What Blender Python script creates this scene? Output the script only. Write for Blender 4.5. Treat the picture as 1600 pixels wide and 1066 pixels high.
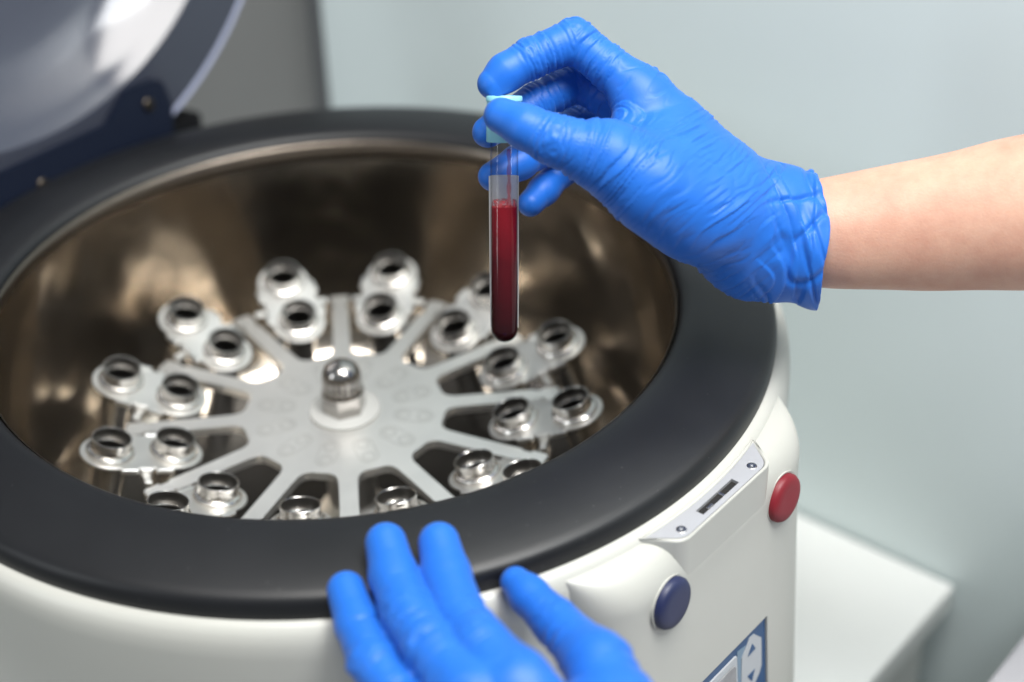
import bpy, bmesh, math
import numpy as np
from mathutils import Matrix, Vector
R_ = math.radians
MM = 0.001
scene = bpy.context.scene
for o_ in list(bpy.data.objects): bpy.data.objects.remove(o_)

# ------------------------------------------------------------------ camera
# solved from the 12 carriers, the rim circles and the rotor hub (millimetres)
F_PX = 2583.4
CAM = np.array([94.945, -748.96, 470.725])
PITCH, ROLL = R_(33.99), R_(-1.729)
_w = np.array([0, math.cos(PITCH), -math.sin(PITCH)])
_r0 = np.array([1.0, 0, 0]); _u0 = np.array([0, math.sin(PITCH), math.cos(PITCH)])
_r = _r0*math.cos(ROLL) + _u0*math.sin(ROLL); _u = -_r0*math.sin(ROLL) + _u0*math.cos(ROLL)
def ray(x, y): return _w + _r*(x-800)/F_PX - _u*(y-533)/F_PX
def px(x, y, d): return CAM + ray(x, y)*d                       # photo pixel + distance along the view axis
def px_z(x, y, z):
    q = ray(x, y); return CAM + q*(z-CAM[2])/q[2]
def px_plane(x, y, p0, n):
    q = ray(x, y); return CAM + q*(((p0-CAM)@n)/(q@n))
cam_d = bpy.data.cameras.new('camera'); cam = bpy.data.objects.new('camera', cam_d)
scene.collection.objects.link(cam)
cam.matrix_world = Matrix(((_r[0], _u[0], -_w[0], CAM[0]*MM), (_r[1], _u[1], -_w[1], CAM[1]*MM), (_r[2], _u[2], -_w[2], CAM[2]*MM), (0, 0, 0, 1)))
cam_d.sensor_width = 36; cam_d.sensor_fit = 'HORIZONTAL'; cam_d.lens = F_PX/1600*36
cam_d.clip_start = 0.02; cam_d.clip_end = 50
cam_d.dof.use_dof = True; cam_d.dof.focus_distance = 0.785; cam_d.dof.aperture_fstop = 3.0
cam_d.dof.aperture_blades = 0
scene.camera = cam
# ------------------------------------------------------------------ light
world = bpy.data.worlds.new('World'); scene.world = world; world.use_nodes = True
bg = world.node_tree.nodes['Background']; bg.inputs[0].default_value = (0.80, 0.86, 0.92, 1); bg.inputs[1].default_value = 0.27
def area_lamp(name, loc, target, size, power, col=(1, 1, 1)):
    l = bpy.data.lights.new(name, 'AREA'); l.shape = 'RECTANGLE'; l.size, l.size_y = size; l.energy = power; l.color = col
    o = bpy.data.objects.new(name, l); scene.collection.objects.link(o)
    o.location = loc; o.rotation_euler = (Vector(target)-Vector(loc)).to_track_quat('-Z', 'Y').to_euler()
    return o
area_lamp('ceiling_lamp', (0.25, -0.38, 1.75), (0.08, -0.05, 0), (0.9, 0.6), 34, (1.0, 0.97, 0.93))
area_lamp('ceiling_lamp', (0.75, -0.75, 1.65), (0.42, 0.12, -0.15), (0.6, 0.6), 27, (0.97, 0.99, 1.0))
area_lamp('fill_light', (-1.7, -1.0, 0.75), (0.05, 0.0, 0.0), (0.3, 1.3), 7, (0.92, 0.97, 1.0))  # added fill lamp at the left, narrowed for vertical glints on the tube
vs = scene.view_settings
vs.view_transform = 'Standard'; vs.look = 'None'; vs.exposure = 0.14; vs.gamma = 1; vs.use_curve_mapping = False
scene.cycles.max_bounces = 12; scene.cycles.transmission_bounces = 12; scene.cycles.glossy_bounces = 6
scene.cycles.use_denoising = True
scene.cycles.sample_clamp_indirect = 6

# ------------------------------------------------------------------ materials
MATS = {}
def mat(name, col, rough=0.5, metal=0.0, spec=0.5, bump=None, var=None, **kw):
    """bump=(scale, strength, distance_mm)  var=(scale, amount) colour mottling"""
    m = bpy.data.materials.new(name); m.use_nodes = True; nt = m.node_tree; b = nt.nodes['Principled BSDF']
    b.inputs['Base Color'].default_value = (*col, 1); b.inputs['Roughness'].default_value = rough
    b.inputs['Metallic'].default_value = metal; b.inputs['Specular IOR Level'].default_value = spec
    for k, v in kw.items():
        b.inputs[k.replace('_', ' ')].default_value = v
    tc = nt.nodes.new('ShaderNodeTexCoord')
    if var:
        n = nt.nodes.new('ShaderNodeTexNoise'); n.inputs['Scale'].default_value = var[0]; n.inputs['Detail'].default_value = 5
        mr = nt.nodes.new('ShaderNodeMapRange'); mr.inputs[1].default_value = .3; mr.inputs[2].default_value = .7
        mr.inputs[3].default_value = 1-var[1]; mr.inputs[4].default_value = 1+var[1]
        mx = nt.nodes.new('ShaderNodeVectorMath'); mx.operation = 'SCALE'; mx.inputs[0].default_value = col
        nt.links.new(tc.outputs['Object'], n.inputs['Vector']); nt.links.new(n.outputs[0], mr.inputs[0])
        nt.links.new(mr.outputs[0], mx.inputs['Scale']); nt.links.new(mx.outputs[0], b.inputs['Base Color'])
        mr2 = nt.nodes.new('ShaderNodeMapRange'); mr2.inputs[3].default_value = rough*(1-var[1]*1.2); mr2.inputs[4].default_value = rough*(1+var[1]*1.2)
        nt.links.new(n.outputs[0], mr2.inputs[0]); nt.links.new(mr2.outputs[0], b.inputs['Roughness'])
    if bump:
        n = nt.nodes.new('ShaderNodeTexNoise'); n.inputs['Scale'].default_value = bump[0]; n.inputs['Detail'].default_value = 3
        bp = nt.nodes.new('ShaderNodeBump'); bp.inputs['Strength'].default_value = bump[1]; bp.inputs['Distance'].default_value = bump[2]*MM
        nt.links.new(tc.outputs['Object'], n.inputs['Vector']); nt.links.new(n.outputs[0], bp.inputs['Height']); nt.links.new(bp.outputs[0], b.inputs['Normal'])
    MATS[name] = m; return m
mat('white_plastic', (0.465, 0.465, 0.428), 0.38, bump=(900, .15, .1), var=(9, .025))
mat('white_plastic_console', (0.455, 0.455, 0.418), 0.42, bump=(1200, .2, .1), var=(12, .025))
mat('rubber', (0.0060, 0.0065, 0.0080), 0.45, spec=.42, bump=(1600, .35, .15), var=(14, .16))
mat('bowl_steel', (0.60, 0.54, 0.465), 0.14, 1.0, bump=(5.5, .36, 22), var=(9, .12))  # warm tint paints in the brown reflections of the room
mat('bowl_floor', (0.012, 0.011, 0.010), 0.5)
mat('bowl_flange', (0.21, 0.18, 0.15), 0.3, 1.0, bump=(20, .3, 3))
mat('satin_steel', (0.86, 0.85, 0.82), 0.46, 1.0, bump=(1800, .15, .08), var=(25, .06))
mat('carrier_steel', (0.80, 0.79, 0.76), 0.42, 1.0, bump=(900, .15, .1), var=(30, .08))
mat('bright_steel', (0.84, 0.83, 0.80), 0.32, 1.0, bump=(300, .05, .1), var=(40, .1))
mat('sleeve_steel', (0.70, 0.675, 0.64), 0.25, 1.0, bump=(200, .08, .2), var=(30, .12))
mat('chrome', (0.42, 0.40, 0.38), 0.17, 1.0, bump=(250, .06, .2))
mat('washer_plastic', (0.44, 0.44, 0.42), 0.45)
mat('sleeve_bore', (0.19, 0.182, 0.17), 0.40, 1.0, bump=(400, .15, .2))  # darker than the sleeve steel: shade deep in the bore put into the colour
mat('engraving', (0.60, 0.59, 0.56), 0.5, 1.0)
mat('dark_bolt', (0.07, 0.06, 0.05), 0.4, 1.0)
mat('lid_edge', (0.36, 0.385, 0.52), 0.3)  # lighter than the lid, with the light caught in its edge painted in
mat('dark_hole', (0.012, 0.011, 0.010), 0.5)
mat('latch_grey', (0.46, 0.465, 0.48), 0.35, 0.3, bump=(1500, .2, .1))
mat('screw_steel', (0.45, 0.44, 0.43), 0.3, 1.0)
mat('red_button', (0.185, 0.006, 0.014), 0.5, bump=(900, .3, .15), var=(60, .12))
mat('navy_button', (0.012, 0.018, 0.065), 0.45, bump=(900, .3, .15), var=(60, .1))
mat('panel_blue', (0.012, 0.065, 0.17), 0.35)
mat('key_grey', (0.42, 0.44, 0.46), 0.4)
mat('key_mid', (0.16, 0.24, 0.32), 0.4)
mat('screen_grey', (0.20, 0.205, 0.21), 0.12, bump=(60, .2, .5), var=(70, .3))
mat('lid_plastic', (0.045, 0.05, 0.07), 0.13, spec=.45)
mat('navy_bracket', (0.004, 0.007, 0.018), 0.45, spec=.25)
mat('hinge_black', (0.004, 0.004, 0.005), 0.6, spec=.15)
mat('glove', (0.0105, 0.126, 0.53), 0.47, spec=.36, bump=(1500, .3, .12), var=(45, .05), Sheen_Weight=.08, Subsurface_Weight=.06, Subsurface_Radius=(.001, .002, .004), Subsurface_Scale=.6)
mat('wall_panel', (0.75, 0.845, 0.85), 0.33, spec=.45, var=(1.3, .05))
mat('wall_grey', (0.30, 0.30, 0.29), 0.7)
mat('trim_dark', (0.10, 0.105, 0.11), 0.4)
mat('worktop', (0.64, 0.655, 0.64), 0.35, var=(4, .03))
mat('cabinet', (0.52, 0.54, 0.52), 0.5)
mat('worktop_grey', (0.40, 0.39, 0.41), 0.45)
mat('tube_cap', (0.27, 0.62, 0.74), 0.38, Subsurface_Weight=.15, Subsurface_Radius=(.002, .004, .005), Subsurface_Scale=.7)
mat('paper', (0.88, 0.88, 0.88), 0.6)
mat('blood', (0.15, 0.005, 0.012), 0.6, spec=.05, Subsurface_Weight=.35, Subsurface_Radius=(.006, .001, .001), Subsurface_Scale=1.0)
mat('blood_film', (0.45, 0.03, 0.04), 0.25, Alpha=.55)
def clear_mat():
    m = bpy.data.materials.new('tube_plastic'); m.use_nodes = True; nt = m.node_tree; nt.nodes.clear()
    o = nt.nodes.new('ShaderNodeOutputMaterial'); mx = nt.nodes.new('ShaderNodeMixShader'); lw_ = nt.nodes.new('ShaderNodeLayerWeight'); lw_.inputs[0].default_value = .5
    p5 = nt.nodes.new('ShaderNodeMath'); p5.operation = 'POWER'; p5.inputs[1].default_value = 4.0; ma = nt.nodes.new('ShaderNodeMath'); ma.operation = 'MULTIPLY_ADD'; ma.inputs[1].default_value = .75; ma.inputs[2].default_value = .03
    tr = nt.nodes.new('ShaderNodeBsdfTransparent'); tr.inputs[0].default_value = (.985, .987, .99, 1); gl = nt.nodes.new('ShaderNodeBsdfGlossy'); gl.inputs['Roughness'].default_value = .03
    p3 = nt.nodes.new('ShaderNodeMath'); p3.operation = 'POWER'; p3.inputs[1].default_value = 3.0; tint = nt.nodes.new('ShaderNodeMix'); tint.data_type = 'RGBA'
    tint.inputs[6].default_value = (.985, .987, .99, 1); tint.inputs[7].default_value = (.42, .43, .45, 1)       # longer path through the wall at the edges
    nt.links.new(lw_.outputs['Facing'], p3.inputs[0]); nt.links.new(p3.outputs[0], tint.inputs[0]); nt.links.new(tint.outputs[2], tr.inputs[0])
    nt.links.new(lw_.outputs['Facing'], p5.inputs[0]); nt.links.new(p5.outputs[0], ma.inputs[0]); nt.links.new(ma.outputs[0], mx.inputs[0])
    nt.links.new(tr.outputs[0], mx.inputs[1]); nt.links.new(gl.outputs[0], mx.inputs[2]); nt.links.new(mx.outputs[0], o.inputs[0]); MATS['tube_plastic'] = m
def paper_mat():
    m = MATS['paper']; nt = m.node_tree; b = nt.nodes['Principled BSDF']; o = nt.nodes['Material Output']
    t = nt.nodes.new('ShaderNodeBsdfTranslucent'); t.inputs[0].default_value = (.92, .92, .92, 1); mx = nt.nodes.new('ShaderNodeMixShader'); mx.inputs[0].default_value = .7
    nt.links.new(b.outputs[0], mx.inputs[1]); nt.links.new(t.outputs[0], mx.inputs[2]); nt.links.new(mx.outputs[0], o.inputs[0])
paper_mat()
clear_mat()
def skin_mat():
    m = mat('skin', (0.62, 0.38, 0.28), 0.5, spec=.4, bump=(900, .4, .4), Subsurface_Weight=.25, Subsurface_Radius=(.006, .0025, .0014), Subsurface_Scale=.9)
    nt = m.node_tree; b = nt.nodes['Principled BSDF']; tc = nt.nodes.new('ShaderNodeTexCoord')
    n = nt.nodes.new('ShaderNodeTexNoise'); n.inputs['Scale'].default_value = 38; n.inputs['Detail'].default_value = 12; n.inputs['Roughness'].default_value = .68
    cr = nt.nodes.new('ShaderNodeValToRGB'); cr.color_ramp.elements[0].position = .35; cr.color_ramp.elements[1].position = .7
    cr.color_ramp.elements[0].color = (0.60, 0.37, 0.27, 1); cr.color_ramp.elements[1].color = (0.50, 0.265, 0.19, 1)
    nt.links.new(tc.outputs['Object'], n.inputs['Vector']); nt.links.new(n.outputs[0], cr.inputs[0]); nt.links.new(cr.outputs[0], b.inputs['Base Color'])
skin_mat()
def dust(name, scale, thr, col):
    m = MATS[name]; nt = m.node_tree; b = nt.nodes['Principled BSDF']; src = b.inputs['Base Color'].links[0].from_socket
    tc = nt.nodes.new('ShaderNodeTexCoord'); v = nt.nodes.new('ShaderNodeTexVoronoi'); v.inputs['Scale'].default_value = scale
    w = nt.nodes.new('ShaderNodeTexWhiteNoise'); lt = nt.nodes.new('ShaderNodeMath'); lt.operation = 'LESS_THAN'; lt.inputs[1].default_value = .12
    gt = nt.nodes.new('ShaderNodeMath'); gt.operation = 'GREATER_THAN'; gt.inputs[1].default_value = thr; mu = nt.nodes.new('ShaderNodeMath'); mu.operation = 'MULTIPLY'
    mx = nt.nodes.new('ShaderNodeMix'); mx.data_type = 'RGBA'; mx.inputs[7].default_value = (*col, 1)
    L = nt.links.new; L(tc.outputs['Object'], v.inputs['Vector']); L(v.outputs['Distance'], lt.inputs[0]); L(v.outputs['Color'], w.inputs['Vector']); L(w.outputs['Value'], gt.inputs[0])
    L(lt.outputs[0], mu.inputs[0]); L(gt.outputs[0], mu.inputs[1]); L(mu.outputs[0], mx.inputs[0]); L(src, mx.inputs[6]); L(mx.outputs[2], b.inputs['Base Color'])
dust('rubber', 420, .965, (.09, .09, .09))

# ------------------------------------------------------------------ mesh helpers (millimetres in, metres out)
COL = scene.collection
def link_mesh(name, verts, faces, m, parent=None, origin=(0, 0, 0), smooth=35, bevel=0):
    me = bpy.data.meshes.new(name)
    v = (np.asarray(verts, float) - np.asarray(origin, float))*MM
    me.from_pydata(v.tolist(), [], [list(map(int, f)) for f in faces]); me.update()
    bm = bmesh.new(); bm.from_mesh(me); bmesh.ops.recalc_face_normals(bm, faces=bm.faces); bm.to_mesh(me); bm.free()
    if smooth is not None:
        me.polygons.foreach_set('use_smooth', [True]*len(me.polygons)); me.set_sharp_from_angle(angle=R_(smooth))
    me.materials.append(MATS[m])
    o = bpy.data.objects.new(name, me); COL.objects.link(o); o.parent = parent
    if parent is None: o.location = Vector(origin)*MM
    if bevel:
        b = o.modifiers.new('bevel', 'BEVEL'); b.width = bevel*MM; b.segments = 3; b.limit_method = 'ANGLE'; b.angle_limit = R_(40); b.harden_normals = False
    return o
def thing(name, label, cat, loc=(0, 0, 0), group=None):
    o = bpy.data.objects.new(name, None); COL.objects.link(o); o.location = Vector(loc)*MM
    o.empty_display_size = .05; o['label'] = label; o['category'] = cat
    if group: o['group'] = group
    return o
class MB:
    def __init__(s): s.v = []; s.f = []
    def add(s, v, f):
        k = len(s.v); s.v += [tuple(x) for x in v]; s.f += [tuple(i+k for i in q) for q in f]; return s
    def lathe(s, prof, seg=48, M=None, closed=False):
        """prof: (radius, z) list; radius 0 ends are caps"""
        v = []; f = []; n = len(prof); idx = []
        for (r, z) in prof:
            if r < 1e-6: idx.append([len(v)]); v.append((0, 0, z))
            else:
                idx.append(list(range(len(v), len(v)+seg)))
                v += [(r*math.cos(2*math.pi*i/seg), r*math.sin(2*math.pi*i/seg), z) for i in range(seg)]
        for a in range(n if closed else n-1):
            A, B = idx[a], idx[(a+1) % n]
            for i in range(seg):
                j = (i+1) % seg
                if len(A) == 1 and len(B) == 1: continue
                if len(A) == 1: f.append((A[0], B[i], B[j]))
                elif len(B) == 1: f.append((A[i], B[0], A[j]))
                else: f.append((A[i], B[i], B[j], A[j]))
        return s.add(xf(v, M), f)
    def box(s, c, h, M=None):
        v = [(c[0]+a*h[0], c[1]+b*h[1], c[2]+d*h[2]) for a in (-1, 1) for b in (-1, 1) for d in (-1, 1)]
        return s.add(xf(v, M), [(0, 1, 3, 2), (4, 6, 7, 5), (0, 4, 5, 1), (2, 3, 7, 6), (0, 2, 6, 4), (1, 5, 7, 3)])
    def plate(s, outer, holes, z0, z1, M=None):
        """flat plate with holes, between z0 and z1"""
        bm = bmesh.new(); loops = [outer]+list(holes); edges = []; lv = []
        for lp in loops:
            vs_ = [bm.verts.new((p[0], p[1], 0)) for p in lp]; lv.append(vs_)
            edges += [bm.edges.new((vs_[i], vs_[(i+1) % len(vs_)])) for i in range(len(vs_))]
        bmesh.ops.triangle_fill(bm, use_beauty=True, use_dissolve=False, edges=edges)
        bm.verts.index_update(); N = len(bm.verts)
        xy = [(v.co.x, v.co.y) for v in bm.verts]; tri = [[v.index for v in f.verts] for f in bm.faces]
        v = [(x, y, z1) for x, y in xy]+[(x, y, z0) for x, y in xy]
        f = [tuple(t) for t in tri]+[tuple(i+N for i in reversed(t)) for t in tri]
        for vs_ in lv:
            ii = [q.index for q in vs_]
            f += [(ii[i], ii[(i+1) % len(ii)], ii[(i+1) % len(ii)]+N, ii[i]+N) for i in range(len(ii))]
        bm.free(); return s.add(xf(v, M), f)
    def tube(s, pts, rad, seg=8, closed=False):
        pts = np.asarray(pts, float); n = len(pts); v = []; f = []
        for i in range(n):
            t = pts[(i+1) % n]-pts[i-1] if closed else pts[min(i+1, n-1)]-pts[max(i-1, 0)]
            t = t/np.linalg.norm(t); a = np.cross(t, (0.123, .2, .97)); a /= np.linalg.norm(a); b = np.cross(t, a)
            v += [pts[i]+rad*(a*math.cos(2*math.pi*k/seg)+b*math.sin(2*math.pi*k/seg)) for k in range(seg)]
        for i in range(n if closed else n-1):
            for k in range(seg):
                i2 = (i+1) % n; f.append((i*seg+k, i*seg+(k+1) % seg, i2*seg+(k+1) % seg, i2*seg+k))
        if not closed: f += [tuple(range(seg)), tuple(range((n-1)*seg, n*seg))]
        return s.add(v, f)
    def build(s, name, m, parent=None, origin=(0, 0, 0), smooth=35, bevel=0):
        return link_mesh(name, s.v, s.f, m, parent, origin, smooth, bevel)
def xf(v, M):
    if M is None: return v
    return [tuple(M @ Vector(p)) for p in v]
def frame(o, x, y, z):
    return Matrix(((x[0], y[0], z[0], o[0]), (x[1], y[1], z[1], o[1]), (x[2], y[2], z[2], o[2]), (0, 0, 0, 1)))
def stadium(L, r, n=14):
    return [(L/2+r*math.cos(a), r*math.sin(a)) for a in np.linspace(-math.pi/2, math.pi/2, n)]+[(-L/2+r*math.cos(a), r*math.sin(a)) for a in np.linspace(math.pi/2, 3*math.pi/2, n)]
def circle(cx, cy, r, n=32): return [(cx+r*math.cos(2*math.pi*i/n), cy+r*math.sin(2*math.pi*i/n)) for i in range(n)]
def round_poly(P, rads, n=6):
    out = []; N = len(P)
    for i in range(N):
        a, b, c = (np.array(P[(i+k) % N], float) for k in (-1, 0, 1)); r = rads[i] if hasattr(rads, '__len__') else rads
        if r <= 0: out.append(tuple(b)); continue
        d1 = (a-b)/np.linalg.norm(a-b); d2 = (c-b)/np.linalg.norm(c-b); h = math.acos(max(-1, min(1, d1@d2)))/2
        t = r/math.tan(h); p1 = b+d1*t; p2 = b+d2*t
        for k in range(n+1):
            u = k/n; out.append(tuple((1-u)**2*p1+2*u*(1-u)*b+u*u*p2))
    return out

# ------------------------------------------------------------------ setting: wall and worktops
ZC = -300.0                                            # worktop height below the rim
along = np.array([math.cos(R_(139.5)), math.sin(R_(139.5)), 0]); away = np.array([math.cos(R_(-130.5)), math.sin(R_(-130.5)), 0])
nw = -away
K = px_z(1492, 914, ZC)                                # back right corner of the worktop
DW = float(nw@K)+3
W0 = nw*DW
edge = px_plane(508, 90, W0, nw); ue = float(edge@along)     # where the pale panel ends
def wall_slab(name, m, u0, u1, z0, z1, d0, d1, parent=None, bevel=0):
    b = MB(); M = frame(W0, along, nw, (0, 0, 1)); b.box(((u0+u1)/2, (d0+d1)/2, (z0+z1)/2), ((u1-u0)/2, (d1-d0)/2, (z1-z0)/2), M)
    return b.build(name, m, parent, smooth=None, bevel=bevel)
uw = float(W0@along)
wall = wall_slab('wall', 'wall_grey', -1900, 2200, -1190, 1300, 14, 114); wall['kind'] = 'structure'
wall_slab('wall_panel', 'wall_panel', -1600, ue-uw, -1190, 1300, 0, 10, wall, 1.5)
wall_slab('panel_trim', 'trim_dark', ue-uw+.5, ue-uw+14, -1190, 1300, -2, 12, wall, 1)
fl = MB(); fl.box((0, 0, -1200), (2500, 2500, 9.5)); f_ = fl.build('floor', 'cabinet', smooth=None); f_['kind'] = 'structure'
def worktop(name, label, corner, mtop, mside, la, lb, ztop, sgn=1):
    t = thing(name, label, 'cabinet', (*corner[:2], -1190)); M = frame((corner[0], corner[1], 0), along*sgn, away, (0, 0, 1)); og = (*corner[:2], -1190)
    b = MB(); b.box((la/2, lb/2, ztop-11), (la/2, lb/2, 11), M); b.build('worktop', mtop, t, og, None, 2.5)
    b = MB(); b.box((la/2+2, lb/2, ztop-27), (la/2-2, lb/2-3, 4.5), M); b.build('edge_strip', 'worktop', t, og, None, 1)
    b = MB(); b.box((la/2+6, lb/2, (ztop-32-1190)/2), (la/2-6, lb/2-10, (ztop-32+1190)/2), M); b.build('carcass', mside, t, og, None, 1)
    return t
worktop('lab_bench', 'white laboratory bench the centrifuge stands on', K, 'worktop', 'cabinet', 1500, 720, ZC)
K2 = px_z(1568, 1033, ZC+70); K2 = K2 + away*float((W0-K2)@away)*1.0 + away*6
worktop('side_cabinet', 'low pale grey cabinet across a gap from the white bench', K2, 'worktop_grey', 'cabinet', 500, 720, ZC+70, -1)

# ------------------------------------------------------------------ centrifuge
CF = thing('centrifuge', 'white benchtop centrifuge with black rubber rim and open lid', 'centrifuge', (0, 0, ZC)); CO = (0, 0, ZC)
MB().lathe([(205, ZC+2), (240, ZC+4), (243.5, ZC+12), (244, -60), (243.8, -30), (243, -23), (241.3, -18.2), (239, -15.2), (236.5, -14), (228, -14), (214, -16), (196, -20), (196, -60)], 192).build('housing', 'white_plastic', CF, CO)
ringp = [(184.6, -9), (184.3, -4), (185.0, -1.4), (187, 0.4), (191, 1.5), (200, 2.1), (212, 1.3), (222, -.4), (229, -2.0), (232.5, -3.2), (234.4, -4.8), (235.3, -7.5), (235.8, -11), (235.6, -14.2), (233, -15.4), (200, -15.4), (188, -14)]
MB().lathe(ringp, 224, closed=True).build('rim_gasket', 'rubber', CF, CO, 50)
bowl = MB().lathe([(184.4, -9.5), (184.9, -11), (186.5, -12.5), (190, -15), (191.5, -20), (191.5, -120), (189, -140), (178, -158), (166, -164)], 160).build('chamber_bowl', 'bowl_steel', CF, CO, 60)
MB().lathe([(183.4, -3.5), (183.0, -9.5), (184.6, -10.5), (190.5, -15.5), (190.5, -17), (184, -12.4), (182.2, -9.5), (182.6, -4)], 160, closed=True).build('bowl_flange', 'bowl_flange', bowl, CO, 60)
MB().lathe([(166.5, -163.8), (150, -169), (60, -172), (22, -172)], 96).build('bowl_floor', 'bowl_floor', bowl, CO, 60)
MB().lathe([(0, -172), (22, -172), (22, -150), (14, -140), (14, -84), (0, -84)], 40).build('drive_shaft', 'satin_steel', bowl, CO)

# --- console on the front of the housing (faces -40.5 degrees)
AZ = R_(-40.5); cn = np.array([math.cos(AZ), math.sin(AZ), 0]); ct = np.array([-cn[1], cn[0], 0])
def front_d(z): return 253 + 0.08*max(0.0, -47-z)
def con_pt(t, n, z): return ct*t + cn*n + np.array([0, 0, z])
TW = 87.0
ts = TW*np.sin(np.linspace(-math.pi/2, math.pi/2, 81))
def plan(t, z):
    u = min(1.0, abs(t)/TW); base = math.sqrt(240.5**2-t*t)
    return base - 3 + (front_d(z)-base+3)*(1-u**5.0)**(1/2.2)
rows = []
prof_a = np.linspace(0, math.pi/2, 12)
zs_low = [-48, -60, -80, -100, -125, -160, -200, -250, ZC+14]
for i, t in enumerate(ts):
    base = math.sqrt(241.0**2-t*t); row = [con_pt(t, base-6, -24), con_pt(t, base-.6, -18.0)]
    hr = 25*(1-.3*(abs(t)/TW)**2)
    zb = -18-hr; nf = plan(t, zb)
    for a in prof_a: row.append(con_pt(t, base+(nf-base)*math.sin(a)**.9, -18-hr*(1-math.cos(a))))
    for z in zs_low: row.append(con_pt(t, plan(t, z), z))
    row.append(con_pt(t, base-8, ZC+12)); rows.append(row)
nv = len(rows[0]); vv = [p for r in rows for p in r]; ff = []
for i in range(len(rows)-1):
    for j in range(nv):
        j2 = (j+1) % nv; ff.append((i*nv+j, (i+1)*nv+j, (i+1)*nv+j2, i*nv+j2))
ff += [tuple(range(nv)), tuple(range((len(rows)-1)*nv, len(rows)*nv))]
con = link_mesh('console', vv, ff, 'white_plastic_console', CF, CO, 40)
# front plane frame: x = t, y = up the slope, origin at z=-47
fn = cn*1.0 + np.array([0, 0, .08]); fn /= np.linalg.norm(fn); fu = np.cross(fn, ct); fu = fu if fu[2] > 0 else -fu
FO = con_pt(0, 253, -47)
FM = frame(FO, ct, fu, fn)
def front_uv(x, y):
    P = px_plane(x, y, FO, fn); return float((P-FO)@ct), float((P-FO)@fu)
# recess for the control panel, cut with a boolean and baked
pr, pt = front_uv(1199, 962)
pl, pb = -pr, pt-92
cut = MB().box(((pl+pr)/2, (pt+pb)/2, 0), ((pr-pl)/2, (pt-pb)/2, 2.6), FM).build('cutter', 'dark_hole', None)
cut.parent = CF; cut.location = -Vector(CO)*MM
bo = con.modifiers.new('cut', 'BOOLEAN'); bo.operation = 'DIFFERENCE'; bo.object = cut; bo.solver = 'EXACT'
dg = bpy.context.evaluated_depsgraph_get(); me2 = bpy.data.meshes.new_from_object(con.evaluated_get(dg)); con.modifiers.clear(); con.data = me2
me2.set_sharp_from_angle(angle=R_(40))
bpy.data.objects.remove(cut)
# --- control panel
PM = FM @ Matrix.Translation((0, 0, -2.5))
panel = MB().box(((pl+pr)/2, (pt+pb)/2, .6), ((pr-pl)/2-.15, (pt-pb)/2-.15, .6), PM).build('control_panel', 'panel_blue', CF, CO, None, .2)
def poly_uv(pts): return [front_uv(*p) for p in pts]
# zoom-crop pixels -> photo pixels
def zc(x, y): return (1000+x/5.1733, 860+y/5.1733)
key = poly_uv([zc(*q) for q in ((935, 682), (992, 710), (994, 930), (975, 1000), (945, 1066), (900, 1180), (838, 1150), (832, 1066), (836, 880), (868, 800), (898, 716))])
MB().plate(round_poly(key, 1.0, 3), [], 1.25, 1.7, PM).build('arrow_key', 'key_grey', panel, CO, None)
for tri in (((918, 758), (944, 796), (880, 868)), ((938, 962), (914, 1062), (878, 1026))):
    MB().plate(poly_uv([zc(*q) for q in tri]), [], 1.75, 1.9, PM).build('arrow_mark', 'panel_blue', panel, CO, None)
strip = poly_uv([zc(*q) for q in ((868, 778), (862, 800), (834, 880), (828, 1190), (806, 1200), (800, 830))])
MB().plate(strip, [], 1.25, 1.5, PM).build('key_surround', 'key_mid', panel, CO, None)
a = front_uv(*zc(790, 840)); b_ = front_uv(*zc(790, 1066))
sx1 = a[0]; sy1 = a[1]-1.0
scr = MB().plate(round_poly([(sx1, sy1), (sx1-48, sy1), (sx1-48, sy1-34), (sx1, sy1-34)], 1.5, 4), [], 1.25, 2.2, PM).build('display_bezel', 'key_grey', panel, CO, None, .2)
MB().plate(round_poly([(sx1-2.2, sy1-4.0), (sx1-45, sy1-4.0), (sx1-45, sy1-31), (sx1-2.2, sy1-31)], 3, 5), [], 2.25, 3.0, PM).build('display', 'screen_grey', panel, CO, None, .3)
# --- round buttons
def round_button(name, m, x, y, rad):
    u, v = front_uv(x, y)
    M = FM @ Matrix.Translation((u, v, 0))
    bt = MB().lathe([(0, 4.6), (rad*.55, 4.5), (rad*.78, 4.2), (rad*.93, 3.3), (rad, 1.9), (rad, -1.5)], 56, M).build('button', m, CF, CO, 60); bt['label'] = name
    MB().lathe([(rad+.1, .05), (rad+1.0, .25), (rad+1.0, -1), (rad+.1, -1)], 56, M, True).build('button_seat', 'white_plastic', CF, CO, 60)
round_button('round red button', 'red_button', 1222, 777, 12.4)
round_button('round navy blue button', 'navy_button', 1047, 941, 12.6)
# --- latch ledge and plate (horizontal, beside the rim)
LM = frame((0, 0, 0), ct, cn, (0, 0, 1))
def arc_n(t, R=241.0): return math.sqrt(R*R-t*t)
seam = [(t, arc_n(t)) for t in np.linspace(-45, 45, 15)]
lout = seam + round_poly([(45, arc_n(45)), (34, 251.5), (-34, 251.5), (-45, arc_n(45))], [0, 9, 9, 0], 10)[1:-1]
def shrink(poly, k):
    P = np.array(poly); c = np.array([0, 246.3]); return [tuple(c+(q-c)*np.array([1-k, 1-k*2.6])) for q in P]
def inset(poly, d):
    P = np.array(poly); c = P.mean(0); o = []
    for i in range(len(P)):
        a_, b2 = P[i-1], P[(i+1) % len(P)]; tg = (b2-a_)/np.linalg.norm(b2-a_); o.append(P[i]+np.array([-tg[1], tg[0]])*d)
    return [tuple(q) for q in o]
sgn = 1 if sum(lout[i-1][0]*lout[i][1]-lout[i][0]*lout[i-1][1] for i in range(len(lout))) > 0 else -1
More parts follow.
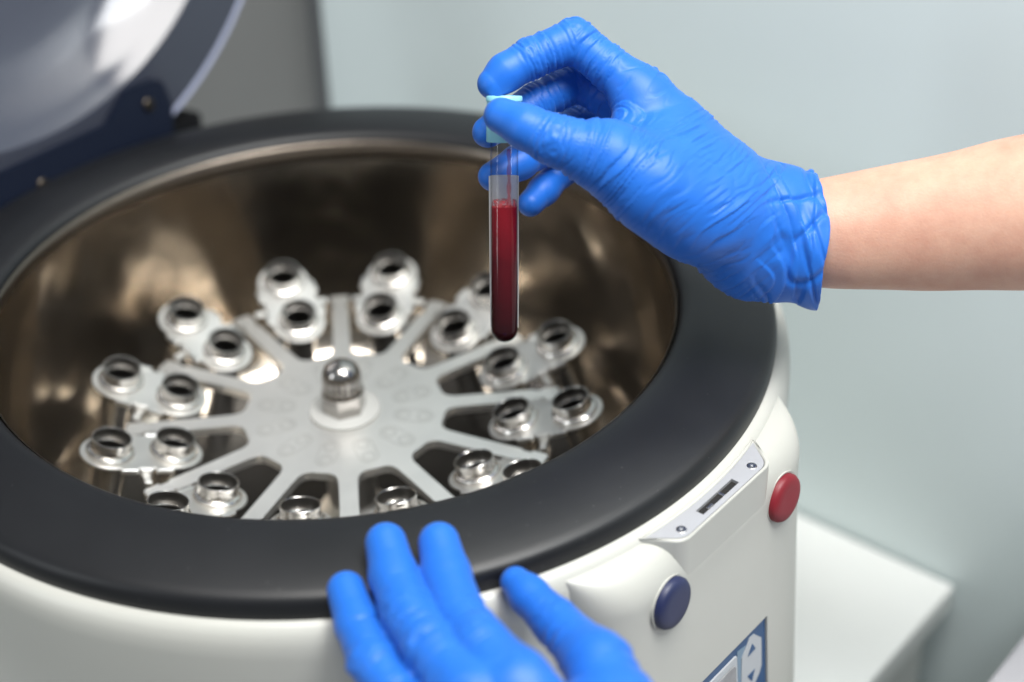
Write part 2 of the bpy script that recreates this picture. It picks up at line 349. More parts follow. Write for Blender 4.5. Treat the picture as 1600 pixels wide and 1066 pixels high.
big = [(p[0]*1.045, p[1]+(1.3 if p[1] > 245 else (0.8 if i >= 15 else -2.2))) for i, p in enumerate(lout)]
MB().plate(big, [shrink(lout, .012)], -46, -15.4, LM).build('latch_ledge', 'white_plastic_console', CF, CO, 30, 1.0)
sl = [(-15, 244.4), (14.5, 244.4), (14.5, 248.6), (-15, 248.6)]
lp = MB().plate(shrink(lout, .02), [sl], -18.6, -15.8, LM).build('latch_plate', 'latch_grey', CF, CO, None)
MB().box((-.25, 246.5, -23.4), (14.7, 2.05, 6.0), LM).build('latch_slot', 'dark_hole', lp, CO, None)
MB().box((3.2, 246.4, -17.2), (.8, 1.9, .7), LM).box((-7, 246.9, -17.3), (2.2, .7, .6), LM).build('latch_pin', 'screw_steel', lp, CO, None, .3)
for t in (-29.5, 28.5):
    M = LM @ Matrix.Translation((t, 246.6, -15.8))
    sc_ = MB().lathe([(0, -.15), (1.0, .1), (2.1, .25), (2.5, .05), (2.5, -1.5)], 24, M).build('screw', 'screw_steel', lp, CO)

# --- rotor
ZP = -77.9; PH = 1.927; RC = (93.8+128.05)/2; HC = (128.05-93.8)/2; TAU = R_(15.75); ZR = -63.3
def pol(r, a): return (r*math.cos(a), r*math.sin(a))
out = []
for k in range(12):
    aa = PH+math.pi/12+k*math.pi/6               # arm centre
    e = np.array([math.cos(aa), math.sin(aa)]); q = np.array([-e[1], e[0]])
    loc = lambda r, y: tuple(e*r+q*y)
    pts = [loc(56.6, -8.0), loc(58.6, -6.2), loc(62, -5.2), loc(72, -5.0), loc(90, -5.0), loc(106.5, -5.0), loc(107, -3.8), loc(112, -3.8), loc(112.5, -5.6), loc(120.2, -5.6), loc(121.5, -4.3),
           loc(121.5, 4.3), loc(120.2, 5.6), loc(112.5, 5.6), loc(112, 3.8), loc(107, 3.8), loc(106.5, 5.0), loc(90, 5.0), loc(72, 5.0), loc(62, 5.2), loc(58.6, 6.2), loc(56.6, 8.0)]
    out += pts
    sa = aa+math.pi/12
    for d in (-4.6, -2.5, 0, 2.5, 4.6): out.append(pol(56.3, sa+R_(d)))
rotor = MB().plate(out, [], ZP-5, ZP, None).build('rotor', 'satin_steel', CF, CO, 30, .5)
MB().lathe([(0, ZP+2.2), (19.0, ZP+2.2), (19.6, ZP+1.8), (19.6, ZP+.6), (19.0, ZP+.2)], 72).build('washer', 'washer_plastic', rotor, CO)
hexr = 12.4
nut = MB()
hx = [pol(hexr, R_(20)+i*math.pi/3) for i in range(6)]
nut.plate(round_poly(hx, .8, 2), [], ZP+2.2, ZP+14.5)
nut.lathe([(12.0, ZP+14.4), (11.4, ZP+15.8), (11.1, ZP+16.4), (11.1, ZP+23), (10.7, ZP+26), (9.3, ZP+29.2), (6.6, ZP+31.6), (3.2, ZP+32.8), (0, ZP+33.2)], 40)
nut.build('cap_nut', 'chrome', rotor, CO, 32)
for k in range(12):
    sa = PH+k*math.pi/6; M = Matrix.Rotation(sa, 4, 'Z') @ Matrix.Translation((39.5, 0, ZP+.08))
    b = MB()
    for p_ in (stadium(11, 5.6), circle(-5.5, 0, 3.6, 20), circle(5.5, 0, 3.6, 20)):
        cc = np.array(p_).mean(0); b.plate(p_, [[tuple(cc+(np.array(q)-cc)*(1-.55/np.linalg.norm(np.array(q)-cc))) for q in p_]], -.03, .06, M)
    b.build('engraving', 'engraving', rotor, CO, None)

# --- lid, hinged at the back left
ho = np.array([math.cos(R_(139.5)), math.sin(R_(139.5)), 0]); hh = np.array([ho[1], -ho[0], 0]); BE = R_(80)
le = ho*math.cos(BE)+np.array([0, 0, math.sin(BE)]); ln = np.cross(hh, le)
if ln@(-ho) < 0: ln = -ln
L0 = ho*240+np.array([0, 0, 4.0]); LC = L0+le*216
LMx = frame(LC, hh, le, np.cross(hh, le)); zi = 1.0 if np.cross(hh, le)@ln > 0 else -1.0     # ln points to the inside
lid = MB().lathe([(239, 0), (239.6, -1.5*zi), (239, -4*zi), (237, -5*zi), (202, -5*zi), (196, -9*zi), (178, -30*zi), (140, -44*zi), (70, -50*zi), (0, -51*zi),
                  ], 128, LMx)
lid.lathe([(239, 0), (237.5, .6*zi), (205, .6*zi), (203, 1.5*zi), (200, 1.5*zi), (197.5, -1.0*zi), (192, -6*zi), (175, -25*zi), (140, -38*zi), (70, -45*zi), (0, -46*zi)], 128, LMx)
lid = lid.build('lid', 'lid_plastic', CF, CO, 40)
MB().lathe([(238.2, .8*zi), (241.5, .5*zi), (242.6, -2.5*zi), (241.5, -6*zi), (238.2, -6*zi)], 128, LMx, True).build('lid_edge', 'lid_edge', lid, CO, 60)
def lid_uv(x, y):
    P = px_plane(x, y, LC, ln); return float((P-LC)@hh), float((P-LC)@le)
b1 = lid_uv(222, 162); b2 = lid_uv(57, 287)
bh = b1[0]+15
brk = MB()
ov = [(-bh, -262), (bh, -262), (bh, b1[1]+16), (bh-6, b1[1]+22), (-bh+6, b1[1]+22), (-bh, b1[1]+16)]
vb = b1[1]
ov = round_poly([(-bh, vb-40), (bh-8, vb-40), (bh+3, vb-8), (bh, vb+13), (bh-28, vb+15), (bh-48, vb-1), (-bh+48, vb-1), (-bh+28, vb+15), (-bh-3, vb+13)], [0, 2, 4, 9, 9, 8, 8, 9, 9], 6)
z1, z2 = sorted((1.8*zi, 6.5*zi))
br = MB().plate(ov, [], z1, z2, LMx).build('hinge_bracket', 'navy_bracket', lid, CO, 30, 1.2)
for (u_, v_) in (b1, b2, (-b1[0], b1[1])):
    M = LMx @ Matrix.Translation((u_, v_, 6.4*zi))
    MB().lathe([(0, 2.2*zi), (3.4, 2.0*zi), (4.2, 1.2*zi), (4.2, 0)], 24, M).build('hinge_bolt', 'dark_bolt', lid, CO)
hb = MB(); HM = frame((0, 0, 0), hh, ho, (0, 0, 1))
hq = px_plane(300, 196, ho*262, ho); ht = float(hq@hh); hz = float(px_plane(285, 172, ho*262, ho)[2])
hb.plate(round_poly([(-ht, 246), (ht, 246), (ht-8, 276), (-ht+8, 276)], 6, 4), [], -60, hz, HM)
hb.build('hinge_block', 'hinge_black', CF, CO, 30, 2)

# ------------------------------------------------------------------ tube carriers hanging in the rotor slots
ZPL = -9.2                                             # plate top below the rims
def carrier_parts(t):
    holes = [circle(s*HC, 0, 9.9, 28) for s in (-1, 1)]
    so = stadium(2*HC, 15.8, 18)
    # notches on both long sides
    MB().plate(so, holes, ZPL-1.5, ZPL).build('carrier_plate', 'carrier_steel', t, (0, 0, 0), 30, .35)
    for s in (-1, 1):
        M = Matrix.Translation((s*HC, 0, 0))
        MB().lathe([(10.05, -.2), (10.2, 0), (10.5, 0), (10.65, -.2), (10.65, -2.6), (10.35, -3.1), (10.35, -5.6), (10.7, -6.3), (12.2, -6.8), (12.9, -7.6), (12.9, -8.5), (12.4, -9.1),
                    (9.8, -9.3), (9.8, -86), (8.6, -92), (0, -93.5)], 44, M).lathe([(10.02, -6.4), (9.6, -6.3), (8.5, -6.5), (8.2, -7.0), (8.2, -8)], 44, M).build('sleeve', 'sleeve_steel', t, (0, 0, 0), 28)
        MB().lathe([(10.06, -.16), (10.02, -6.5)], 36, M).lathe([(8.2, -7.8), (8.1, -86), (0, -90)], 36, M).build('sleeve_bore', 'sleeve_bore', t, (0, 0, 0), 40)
        for x in (-9.4, 9.4):
            MB().box((x, s*16.6, ZPL-1.0), (4.8, 1.6, 1.6)).build('side_tab', 'bright_steel', t, (0, 0, 0), None, .8)
        MB().box((0, s*15.6, ZPL-3.0), (3.4, .8, 2.4)).box((0, s*19, ZPL-5.6), (2.0, 3.6, 1.2)).build('pivot_lug', 'carrier_steel', t, (0, 0, 0), None, .6)
proto = None
for k in range(12):
    az = PH+k*math.pi/6; loc = (RC*math.cos(az), RC*math.sin(az), ZR)
    if proto is None:
        t = proto = thing('tube_carrier', 'steel two-sleeve tube carrier hanging in a slot of the centrifuge rotor', 'tube carrier', loc, 'tube carriers hanging around the rotor')
        carrier_parts(t)
    else:
        t = proto.copy(); COL.objects.link(t); t.location = Vector(loc)*MM
        for ch in [c_ for c_ in bpy.data.objects if c_.parent == proto]:
            c2 = ch.copy(); COL.objects.link(c2); c2.parent = t
    wob = (0.0, .012, -.01, .006, -.014, .01, 0, -.01, .012, -.006, .008, -.012)[k]
    t.rotation_euler = Vector((wob, -TAU-wob, az))
    t.rotation_mode = 'XYZ'

# ------------------------------------------------------------------ blood tube
ax_mid = px(788, 345, 780.0)
tz = _u*math.cos(R_(10)) - _w*math.sin(R_(10)); tz /= np.linalg.norm(tz)
tx = _r - tz*(_r@tz); tx /= np.linalg.norm(tx); ty = np.cross(tz, tx)      # ty points away from the camera
def tube_s(y):                                                              # photo row -> position on the axis (mm)
    q = ray(788, y); n_ = np.cross(q, _r); n_ /= np.linalg.norm(n_)
    return float(((CAM-ax_mid)@n_)/(tz@n_))
TB = ax_mid+tz*tube_s(535)
def ts_(y): return tube_s(y)-tube_s(535)
TBT = thing('blood_tube', 'clear test tube of dark red blood with pale blue cap, held in gloved fingers', 'test tube', TB)
TM = frame(tuple(TB), tx, ty, tz); TO = tuple(TB)
RO, RI = 6.5, 6.1
top = ts_(176)
def hemi(r, z0, n=10): return [(r*math.sin(a), z0+r*(1-math.cos(a))) for a in np.linspace(0, math.pi/2, n)]
MB().lathe(hemi(RO, 0)+[(RO, top)], 56, TM).build('tube_wall', 'tube_plastic', TBT, TO, 50)
bl = ts_(326)
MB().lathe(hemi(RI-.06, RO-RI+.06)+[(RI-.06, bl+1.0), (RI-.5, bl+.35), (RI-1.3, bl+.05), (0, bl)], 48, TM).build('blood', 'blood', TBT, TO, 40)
sv, sf = [], []
for i, zz in enumerate(np.linspace(bl+.3, ts_(232), 14)):
    w = R_(9+3*math.sin(i*1.7)); 
    for a in (R_(-68)-w, R_(-68)+w): sv.append(tuple(TM @ Vector(((RI-.05)*math.cos(a), (RI-.05)*math.sin(a), zz))))
    if i: sf.append((2*i-2, 2*i-1, 2*i+1, 2*i))
def blood_light_gradient():
    # light passing through the top painted in: the column grows darker towards the bottom
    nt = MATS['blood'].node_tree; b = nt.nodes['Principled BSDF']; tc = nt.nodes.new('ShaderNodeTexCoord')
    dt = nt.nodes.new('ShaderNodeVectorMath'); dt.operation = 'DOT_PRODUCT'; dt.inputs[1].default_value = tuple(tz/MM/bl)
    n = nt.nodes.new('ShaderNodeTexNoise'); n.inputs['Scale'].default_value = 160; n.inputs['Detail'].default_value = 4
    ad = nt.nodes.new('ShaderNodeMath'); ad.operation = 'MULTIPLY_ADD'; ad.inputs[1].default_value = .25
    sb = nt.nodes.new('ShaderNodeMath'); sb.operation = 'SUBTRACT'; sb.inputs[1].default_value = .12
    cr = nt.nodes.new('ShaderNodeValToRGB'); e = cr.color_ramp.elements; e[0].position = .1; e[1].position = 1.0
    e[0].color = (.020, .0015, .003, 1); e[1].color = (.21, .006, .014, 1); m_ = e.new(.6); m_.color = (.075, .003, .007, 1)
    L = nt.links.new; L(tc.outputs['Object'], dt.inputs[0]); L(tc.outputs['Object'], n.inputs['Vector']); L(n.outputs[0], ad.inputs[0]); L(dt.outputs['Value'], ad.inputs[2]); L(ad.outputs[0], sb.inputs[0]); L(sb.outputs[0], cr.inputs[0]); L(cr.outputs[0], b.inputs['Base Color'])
blood_light_gradient()
def film():
    m = mat('blood_haze', (.55, .06, .07), .3); nt = m.node_tree; b = nt.nodes['Principled BSDF']; tc = nt.nodes.new('ShaderNodeTexCoord')
    n = nt.nodes.new('ShaderNodeTexNoise'); n.inputs['Scale'].default_value = 350; mr = nt.nodes.new('ShaderNodeMapRange'); mr.inputs[1].default_value = .42; mr.inputs[2].default_value = .7; mr.inputs[4].default_value = .75
    nt.links.new(tc.outputs['Object'], n.inputs['Vector']); nt.links.new(n.outputs[0], mr.inputs[0]); nt.links.new(mr.outputs[0], b.inputs['Alpha'])
film()
fr_ = MB()
for k in range(34):
    a = R_(360*k/34+11*math.sin(k*2.3)); rb = .28+.22*abs(math.sin(k*1.9)); rr2 = RI-.45-rb-(.9 if k % 5 == 0 else 0)
    fr_.lathe([(rb*math.sin(q), rb*(1-math.cos(q))) for q in np.linspace(0, math.pi, 6)], 8, TM @ Matrix.Translation((rr2*math.cos(a), rr2*math.sin(a), bl+.1)))
mat('froth', (.50, .10, .10), .2)
fr_.build('froth', 'froth', TBT, TO, 60)
MB().lathe([(RI-.08, bl+.8), (RI-.08, bl+4.2)], 48, TM).build('blood_smear', 'blood_haze', TBT, TO, 60)
link_mesh('blood_streak', sv, sf, 'blood_film', TBT, TO, 60)
cb, ctp = ts_(222), ts_(150)
MB().lathe([(RO+.15, cb+.2), (8.2, cb), (8.45, cb+.4), (8.35, cb+9), (8.15, ctp-2.6), (8.5, ctp-2.2), (8.5, ctp-.6), (8.1, ctp), (6.2, ctp), (5.6, ctp-1.6), (0, ctp-1.8)], 56, TM).lathe([(RO+.15, cb+.2), (RO+.12, top+.3), (0, top+.4)], 40, TM).build('cap', 'tube_cap', TBT, TO, 40)
lv, lf = [], []
angs = np.linspace(R_(-8), R_(188), 30); zl0, zl1 = ts_(512), ts_(275)
for r in (RO+.12, RO+.28):
    for z in (zl0, zl1):
        for i, a in enumerate(angs):
            rr = r+(.55*(1-(min(i, 29-i))/2.0) if min(i, 29-i) < 2 and z == zl1 and i > 15 else 0)
            lv.append(tuple(TM @ Vector((rr*math.cos(a), rr*math.sin(a), z))))
n = len(angs)
for i in range(n-1):
    A, B, C_, D_ = i, n+i, 2*n+i, 3*n+i
    lf += [(A, A+1, B+1, B), (C_, D_, D_+1, C_+1), (B, B+1, D_+1, D_), (A, C_, C_+1, A+1)]
lf += [(0, n, 3*n, 2*n), (n-1, 3*n-1, 4*n-1, 2*n-1)]
link_mesh('label', lv, lf, 'paper', TBT, TO, 40)

# ------------------------------------------------------------------ gloved hands: signed-distance bodies meshed with surface nets
rng = np.random.RandomState(7); PERM = rng.permutation(256); PERM = np.concatenate([PERM, PERM, PERM]); GR = rng.normal(size=(256, 3)); GR /= np.linalg.norm(GR, axis=1)[:, None]
def perlin(P):
    i = np.floor(P).astype(int); f = P-i; i &= 255; w = f*f*f*(f*(f*6-15)+10); out = 0
    for dx in (0, 1):
        for dy in (0, 1):
            for dz in (0, 1):
                h = PERM[PERM[PERM[i[:, 0]+dx]+i[:, 1]+dy]+i[:, 2]+dz]
                gdot = (GR[h]*(f-np.array([dx, dy, dz]))).sum(1)
                out = out+gdot*(w[:, 0] if dx else 1-w[:, 0])*(w[:, 1] if dy else 1-w[:, 1])*(w[:, 2] if dz else 1-w[:, 2])
    return out
def cone(P, a, ra, b, rb):
    ab = b-a; t = np.clip(((P-a)@ab)/(ab@ab), 0, 1); return np.linalg.norm(P-a-t[:, None]*ab, axis=1)-(ra+(rb-ra)*t), t
def smin(a, b, k):
    h = np.maximum(k-np.abs(a-b), 0)/k; return np.minimum(a, b)-h*h*k*.25
class Hand:
    """palm: list of bones blended widely; fingers: chains of joints (x, y, depth, radius)"""
    def __init__(s, fingers, palm, kp=14, kf=8, cut=None):
        J = lambda q: (px(q[0], q[1], q[2]), q[3])
        s.fing = [[J(q) for q in ch] for ch in fingers]; s.palm = [[J(q) for q in ch] for ch in palm]
        s.kp, s.kf, s.cut = kp, kf, cut; s.pax = None
    def dist(s, P):
        dp = None
        for ch in s.palm:
            for (a, ra), (b, rb) in zip(ch[:-1], ch[1:]):
                d = cone(P, a, ra, b, rb)[0]; dp = d if dp is None else smin(dp, d, s.kp)
        df = None
        for ch in s.fing:
            d1 = None
            for (a, ra), (b, rb) in zip(ch[:-1], ch[1:]):
                d = cone(P, a, ra, b, rb)[0]; d1 = d if d1 is None else smin(d1, d, 3)
            df = d1 if df is None else smin(df, d1, 1.2)
        d = smin(dp, df, s.kf)
        if s.cut is not None: d = s.cut(P, d)
        return d
    def along(s, P):
        """smoothly blended length coordinate and joint nearness, measured from the finger tips"""
        W = 0; S = 0
        for ch in s.fing:
            s0 = 0
            for (a, ra), (b, rb) in zip(ch[:-1], ch[1:]):
                d, t = cone(P, a, ra, b, rb); L = np.linalg.norm(b-a); w = np.exp(-np.maximum(d, -3)/2.2)
                W = W+w; S = S+w*(s0+t*L); s0 += L
        pa = s.palm[0][0][0]; pb = s.palm[0][-1][0]; ax = (pb-pa)/np.linalg.norm(pb-pa); ax = ax if s.pax is None else s.pax; ps = (P-pa)@ax+60
        for ch in s.palm:
            for (a, ra), (b, rb) in zip(ch[:-1], ch[1:]):
                d, t = cone(P, a, ra, b, rb); w = np.exp(-np.maximum(d, -3)/2.2); W = W+w; S = S+w*ps
        return S/W
    def mesh(s, h):
        allp = np.array([p for ch in s.fing+s.palm for p, _ in ch]); rad = max(r for ch in s.fing+s.palm for _, r in ch)
        lo = allp.min(0)-rad-6; hi = allp.max(0)+rad+6
        cs = 4; n = np.ceil((hi-lo)/(h*cs)).astype(int)+1
        gc = [lo[i]+(np.arange(n[i])+.5)*h*cs-h*.5 for i in range(3)]
        X = np.stack(np.meshgrid(*gc, indexing='ij'), -1).reshape(-1, 3)
        dc = s.dist(X).reshape(n); fine = dc.repeat(cs, 0).repeat(cs, 1).repeat(cs, 2)
        m = np.abs(fine) < h*cs*2.2; idx = np.argwhere(m); V = lo+idx*h
        dv = np.concatenate([s.dist(V[i:i+400000]) for i in range(0, len(V), 400000)]); fine[m] = dv
        neg = fine < 0; N = np.array(fine.shape)
        acc = np.zeros(tuple(N-1)+(3,), np.float32); cnt = np.zeros(tuple(N-1), np.int16)
        for axn in range(3):
            sl0 = [slice(None)]*3; sl1 = [slice(None)]*3; sl0[axn] = slice(0, -1); sl1[axn] = slice(1, None)
            cr = np.argwhere(neg[tuple(sl0)] != neg[tuple(sl1)]); c2 = cr.copy(); c2[:, axn] += 1
            d0 = fine[tuple(cr.T)]; d1 = fine[tuple(c2.T)]; pt_ = cr.astype(np.float32); pt_[:, axn] += d0/(d0-d1)
            oth = [q for q in range(3) if q != axn]
            for i in (0, -1):
                for j in (0, -1):
                    cc = cr.copy(); cc[:, oth[0]] += i; cc[:, oth[1]] += j
                    ok = ((cc >= 0) & (cc < N-1)).all(1); cc = cc[ok]
                    np.add.at(acc, tuple(cc.T), pt_[ok]); np.add.at(cnt, tuple(cc.T), 1)
        act = np.argwhere(cnt > 0); vid = -np.ones(tuple(N-1), int); vid[tuple(act.T)] = np.arange(len(act))
        V = lo+h*acc[tuple(act.T)]/cnt[tuple(act.T)][:, None]
        F = []
        for axn in range(3):
            sl0 = [slice(None)]*3; sl1 = [slice(None)]*3; sl0[axn] = slice(0, -1); sl1[axn] = slice(1, None)
            A = neg[tuple(sl0)]; B = neg[tuple(sl1)]; cr = np.argwhere(A != B); flip = A[tuple(cr.T)]
            o1, o2 = [(1, 2), (2, 0), (0, 1)][axn]; q = []
            ok = np.ones(len(cr), bool)
            for (i, j) in ((-1, -1), (0, -1), (0, 0), (-1, 0)):
                cc = cr.copy(); cc[:, o1] += i; cc[:, o2] += j; ok &= ((cc >= 0) & (cc < N-1)).all(1); q.append(np.clip(cc, 0, N-2))
            q = np.stack([vid[tuple(c_.T)] for c_ in q], 1); q[~flip] = q[~flip][:, ::-1]; F.append(q[ok])
        F = np.concatenate(F)
        for _ in range(2):
            d = s.dist(V); G = s.grad(V, d); V = V-G*np.clip(d, -h, h)[:, None]*.9
        return V, F
    def grad(s, V, d=None, e=.35):
        G = np.stack([s.dist(V+np.eye(3)[i]*e)-s.dist(V-np.eye(3)[i]*e) for i in range(3)], 1); L = np.linalg.norm(G, axis=1); L[L < 1e-6] = 1
        return G/L[:, None]
def sst(x, a, b):
    t = np.clip((x-a)/(b-a), 0, 1); return t*t*(3-2*t)
def np_mesh(name, V, F, m, parent, origin):
    me = bpy.data.meshes.new(name); V = (V-np.asarray(origin))*MM
    me.vertices.add(len(V)); me.vertices.foreach_set('co', V.astype(np.float32).ravel()); me.loops.add(len(F)*4); me.loops.foreach_set('vertex_index', F.astype(np.int32).ravel())
    me.polygons.add(len(F)); me.polygons.foreach_set('loop_start', np.arange(0, len(F)*4, 4, dtype=np.int32)); me.update(calc_edges=True); me.validate()
    me.polygons.foreach_set('use_smooth', [True]*len(me.polygons)); me.materials.append(MATS[m])
    o = bpy.data.objects.new(name, me); COL.objects.link(o); o.parent = parent; return o

PO = tuple(px(1300, 370, 790))
person = thing('person', 'person in blue gloves holding up a blood tube and steadying the rim', 'person', PO)

# --- right hand with the tube
thumb = [(784, 181, 755, 8.3), (822, 199, 750, 10.0), (866, 219, 748, 11.6), (950, 246, 754, 15.5)]
index = [(770, 131, 778, 7.4), (790, 114, 779, 8.9), (828, 92, 781, 9.6), (897, 63, 785, 10.3), (950, 104, 784, 10.4), (1004, 150, 783, 12)]
middle = [(762, 206, 789, 7.6), (800, 184, 794, 9.0), (838, 160, 800, 9.3), (906, 124, 808, 10.0), (1000, 185, 802, 11.5)]
ring = [(770, 276, 800, 7.2), (812, 253, 808, 8.6), (850, 230, 818, 9.0), (905, 190, 830, 9.6), (992, 222, 822, 11)]
pinky = [(829, 318, 818, 6.6), (850, 297, 825, 7.4), (876, 268, 833, 7.8), (925, 240, 840, 8.4), (985, 258, 840, 10)]
wrist = (1188, 362, 800, 25)
palm = [[(950, 246, 754, 15.5), (1020, 290, 760, 19), (1085, 328, 772, 21), wrist],
        [(1004, 150, 783, 12.2), (1060, 212, 784, 14), (1112, 276, 788, 17), wrist],
        [(985, 200, 776, 8.5), (1050, 262, 774, 16), (1120, 320, 782, 21), wrist],
        [(1000, 185, 802, 11.5), (1110, 300, 806, 16), wrist],
        [(992, 222, 822, 11), (1100, 320, 824, 16), wrist],
        [(985, 258, 838, 10), (1090, 345, 832, 15), wrist],
        [wrist, (1235, 367, 800, 26), (1300, 372, 799, 29)]]
fa_a = px(1188, 362, 800); fa_b = px(1300, 372, 799); fdir = (fa_b-fa_a)/np.linalg.norm(fa_b-fa_a)
# forearm section: centre and radii along the arm (pixels)
ARM = [(1195, 362, 799, 72), (1240, 364, 798, 76), (1282, 365, 797, 85), (1340, 361, 795, 92), (1420, 354, 790, 101), (1510, 344, 783, 111), (1600, 333, 775, 122), (1700, 322, 766, 132), (1830, 308, 752, 142), (1980, 292, 735, 150)]
def cuff_cut(P, d):
    u = (P-fa_a)@fdir; rel = P-fa_a-u[:, None]*fdir; up = rel@_u
    end = 27.5 + 1.6*np.sin(up*.13+1.0) - up*.10
    # hollow the loose cuff around the arm
    c_ = np.interp(u, [-10, 0, 14, 30, 60], [14, 20, 23.6, 26.2, 28]); hole = np.linalg.norm(rel, axis=1)-c_
    d = np.maximum(d, -np.maximum(hole, 6-u))
    return np.maximum(d, u-end)
RH = Hand([thumb, index, middle, ring, pinky], palm, 15, 9, cuff_cut)
RH.pax = (_r*.62-_u*.79)
V, Fq = RH.mesh(0.65)
S = RH.along(V); G = RH.grad(V); u = (V-fa_a)@fdir
def saw(ph, w=.13):
    f = ph-np.floor(ph); return np.where(f < 1-w, f/(1-w), (1-f)/w)                     # slow rise, sharp fold
def folds(V, S, lam, seed, amp_lo=-.1):
    ph = S/lam+1.5*perlin(V/30+seed)+.14*perlin(V/8+seed)
    band = np.floor(ph)
    q = np.stack([band*7.31+seed, (V@_u)/26+seed, (V@_w)/26+(V@_r)/36], 1)
    a_ = sst(perlin(q+.5)+.6*perlin(V/14+seed*2), amp_lo, .45)                          # every fold fades in and out
    nxt = perlin(np.stack([(band+1)*7.31+seed, q[:, 1], q[:, 2]], 1)+.5)
    return (saw(ph)-.5)*a_
def thin(V, S, lam, cross, seed, w=.07):
    q = np.stack([S/lam+.9*perlin(V/18+seed), (V@_u)/cross+seed, (V@_w)/cross+(V@_r)/cross*.3], 1)
    return -np.exp(-(perlin(q)/w)**2)*sst(perlin(V/13+seed+3), -.2, .3)
def joint_creases(hand, V):
    best = np.full(len(V), 1e9); out_ = np.zeros(len(V))
    for fi, ch in enumerate(hand.fing):
        df = np.full(len(V), 1e9); sf = np.zeros(len(V)); s0 = 0; js = []
        for (a, ra), (b, rb) in zip(ch[:-1], ch[1:]):
            d, t = cone(V, a, ra, b, rb); L = np.linalg.norm(b-a); m = d < df; df[m] = d[m]; sf[m] = s0+t[m]*L; s0 += L; js.append(s0)
        c_ = np.zeros(len(V)); w_ = sf+.9*perlin(V/6+fi*3.1)+.5*perlin(V/2.5+fi)
        for j in js[1:-1]:
            for k, o in enumerate((-5.2, -2.6, -.3, 2.1, 4.9)): c_ -= (.55, .9, 1.0, .8, .5)[k]*np.exp(-((w_-j-o)/.55)**2)*sst(perlin(V/7+k*2.7+fi), -.35, .15)
        m = df < best; best[m] = df[m]; out_[m] = c_[m]
    return out_
cuffw = sst(u, -10, 12); rest = 1-cuffw
tipw = sst(S, 13, 30)
disp = .62*joint_creases(RH, V)+rest*(tipw*(1.3*folds(V, S, 6.2, 3.3)+.75*folds(V, S, 3.2, 8.1, -.05)+.45*thin(V, S, 9, 60, 2.2))+.25*thin(V, S, 16, 45, 6.6, .05))
# the cuff hangs in loose folds
vu, vw = V@_u, V@_w
fold = perlin(np.stack([vu/26+u/40, vw/24, u/24+1.3], 1))
cr1 = np.exp(-(perlin(np.stack([vu/24-u/30+2, vw/26+4, u/22+2], 1))/.07)**2)
cr2 = np.exp(-(perlin(np.stack([vu/34+u/16+5, vw/30+1, u/30+6], 1))/.06)**2)
cr3 = saw(u/9+1.6*perlin(V/24+1.1)+vu/30)-.5
out_w = np.sign(np.einsum('ij,ij->i', G, V-fa_a-u[:, None]*fdir)+1e-6)
lowhang = np.clip(-((V-fa_a)@_u)/28, 0, 1)
band_ = sst(u, 20, 21.6)
cdisp = cuffw*(5.0*fold-1.4*cr1-1.2*cr2+1.5*cr3*sst(perlin(V/20+9), -.2, .2)+3.6*lowhang*sst(u, 12, 32)-.8+1.2*band_)
rel_ = V-fa_a-u[:, None]*fdir; rel_ = rel_/np.maximum(np.linalg.norm(rel_, axis=1), 1)[:, None]
V2 = V+G*disp[:, None]+rel_*cdisp[:, None]
np_mesh('glove', V2, Fq, 'glove', person, PO)
# forearm
fv = []; NS = 48; NR = 64
ctrs = np.array([px(*q[:3]) for q in ARM]); rr = np.array([q[3]*q[2]/F_PX for q in ARM]); sl_ = np.r_[0, np.cumsum(np.linalg.norm(np.diff(ctrs, axis=0), axis=1))]
uu = np.linspace(0, sl_[-1], NR); cc_ = np.stack([np.interp(uu, sl_, ctrs[:, i]) for i in range(3)], 1); r_i = np.interp(uu, sl_, rr)
for _ in range(6):
    cc_[1:-1] = (cc_[:-2]+2*cc_[1:-1]+cc_[2:])/4; r_i[1:-1] = (r_i[:-2]+2*r_i[1:-1]+r_i[2:])/4
def sweep(cc_, r_i, flat, NS, NR):
    fv = []; ff = []
    for i in range(NR):
        t = cc_[min(i+1, NR-1)]-cc_[max(i-1, 0)]; t /= np.linalg.norm(t); y = _u-t*(_u@t); y /= np.linalg.norm(y); z = np.cross(t, y)
        for k in range(NS):
            a = 2*math.pi*k/NS; fv.append(cc_[i]+r_i[i]*(y*math.cos(a)+z*math.sin(a)*flat))
    for i in range(NR-1):
        for k in range(NS): ff.append((i*NS+k, i*NS+(k+1) % NS, (i+1)*NS+(k+1) % NS, (i+1)*NS+k))
    ff += [tuple(range(NS)), tuple(range((NR-1)*NS, NR*NS))]
    return np.array(fv), ff
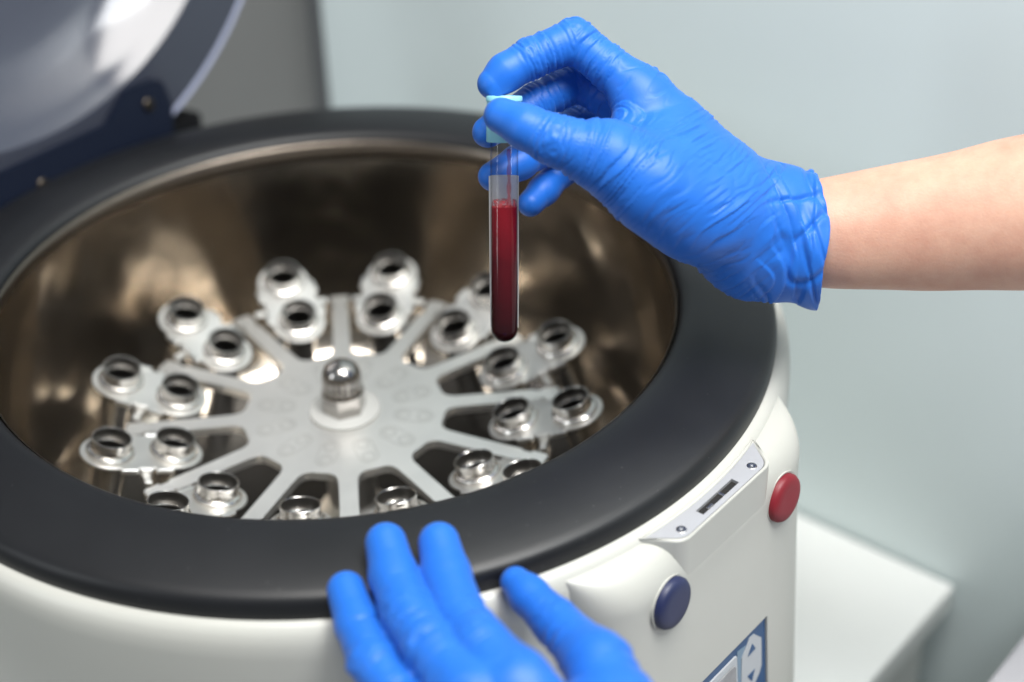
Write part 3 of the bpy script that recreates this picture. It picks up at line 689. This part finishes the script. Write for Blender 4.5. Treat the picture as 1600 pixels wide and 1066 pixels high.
fv, ff = sweep(cc_, r_i, .86, NS, NR); fv = fv+(perlin(fv/30)*.9)[:, None]*_u
link_mesh('forearm', fv, ff, 'skin', person, PO, 60)

# --- left hand on the rim
l_thumb = [(806, 910, 704, 6.8), (826, 930, 699, 8.4), (868, 972, 686, 9.8), (935, 1040, 662, 12.5)]
l_index = [(686, 848, 700, 8.8), (697, 900, 690, 10.4), (716, 962, 672, 11.3), (752, 1010, 655, 11.6), (812, 1072, 640, 13)]
l_middle = [(603, 849, 701, 8.9), (615, 900, 691, 10.1), (638, 960, 674, 11.0), (675, 1015, 658, 11.4), (738, 1090, 640, 13)]
l_ring = [(541, 923, 696, 8.3), (559, 975, 684, 9.4), (584, 1035, 667, 10.3), (620, 1085, 655, 10.2), (690, 1150, 640, 12)]
l_pinky = [(585, 1115, 672, 7.4), (612, 1150, 662, 8.2), (660, 1195, 650, 10)]
lw = (960, 1300, 610, 26)
l_palm = [[(812, 1072, 640, 12.5), (890, 1180, 628, 17), lw], [(738, 1090, 640, 12.5), (850, 1200, 628, 17), lw], [(690, 1150, 640, 12), (830, 1240, 628, 17), lw], [(660, 1195, 645, 11), (820, 1270, 630, 16), lw],
          [(935, 1040, 662, 12.5), (965, 1120, 645, 16), lw], [lw, (1040, 1420, 590, 27)]]
LHd = Hand([l_thumb, l_index, l_middle, l_ring, l_pinky], l_palm, 12, 8)
V, Fq = LHd.mesh(1.0)
S = LHd.along(V); G = LHd.grad(V)
disp = .9*joint_creases(LHd, V)+sst(S, 9, 24)*(1.5*folds(V, S, 7.5, 1.7)+.5*thin(V, S, 9, 40, 4.4))
np_mesh('glove', V+G*disp[:, None], Fq, 'glove', person, PO)
la = [px(1000, 1360, 600), px(1100, 1500, 575), px(1230, 1680, 545)]
cc2 = np.array([la[0]+(la[1]-la[0])*t for t in np.linspace(0, 1, 8)]+[la[1]+(la[2]-la[1])*t for t in np.linspace(.12, 1, 8)])
fv, ff = sweep(cc2, np.linspace(23, 34, 16), .85, 32, 16)
link_mesh('forearm', fv, ff, 'skin', person, PO, 60)
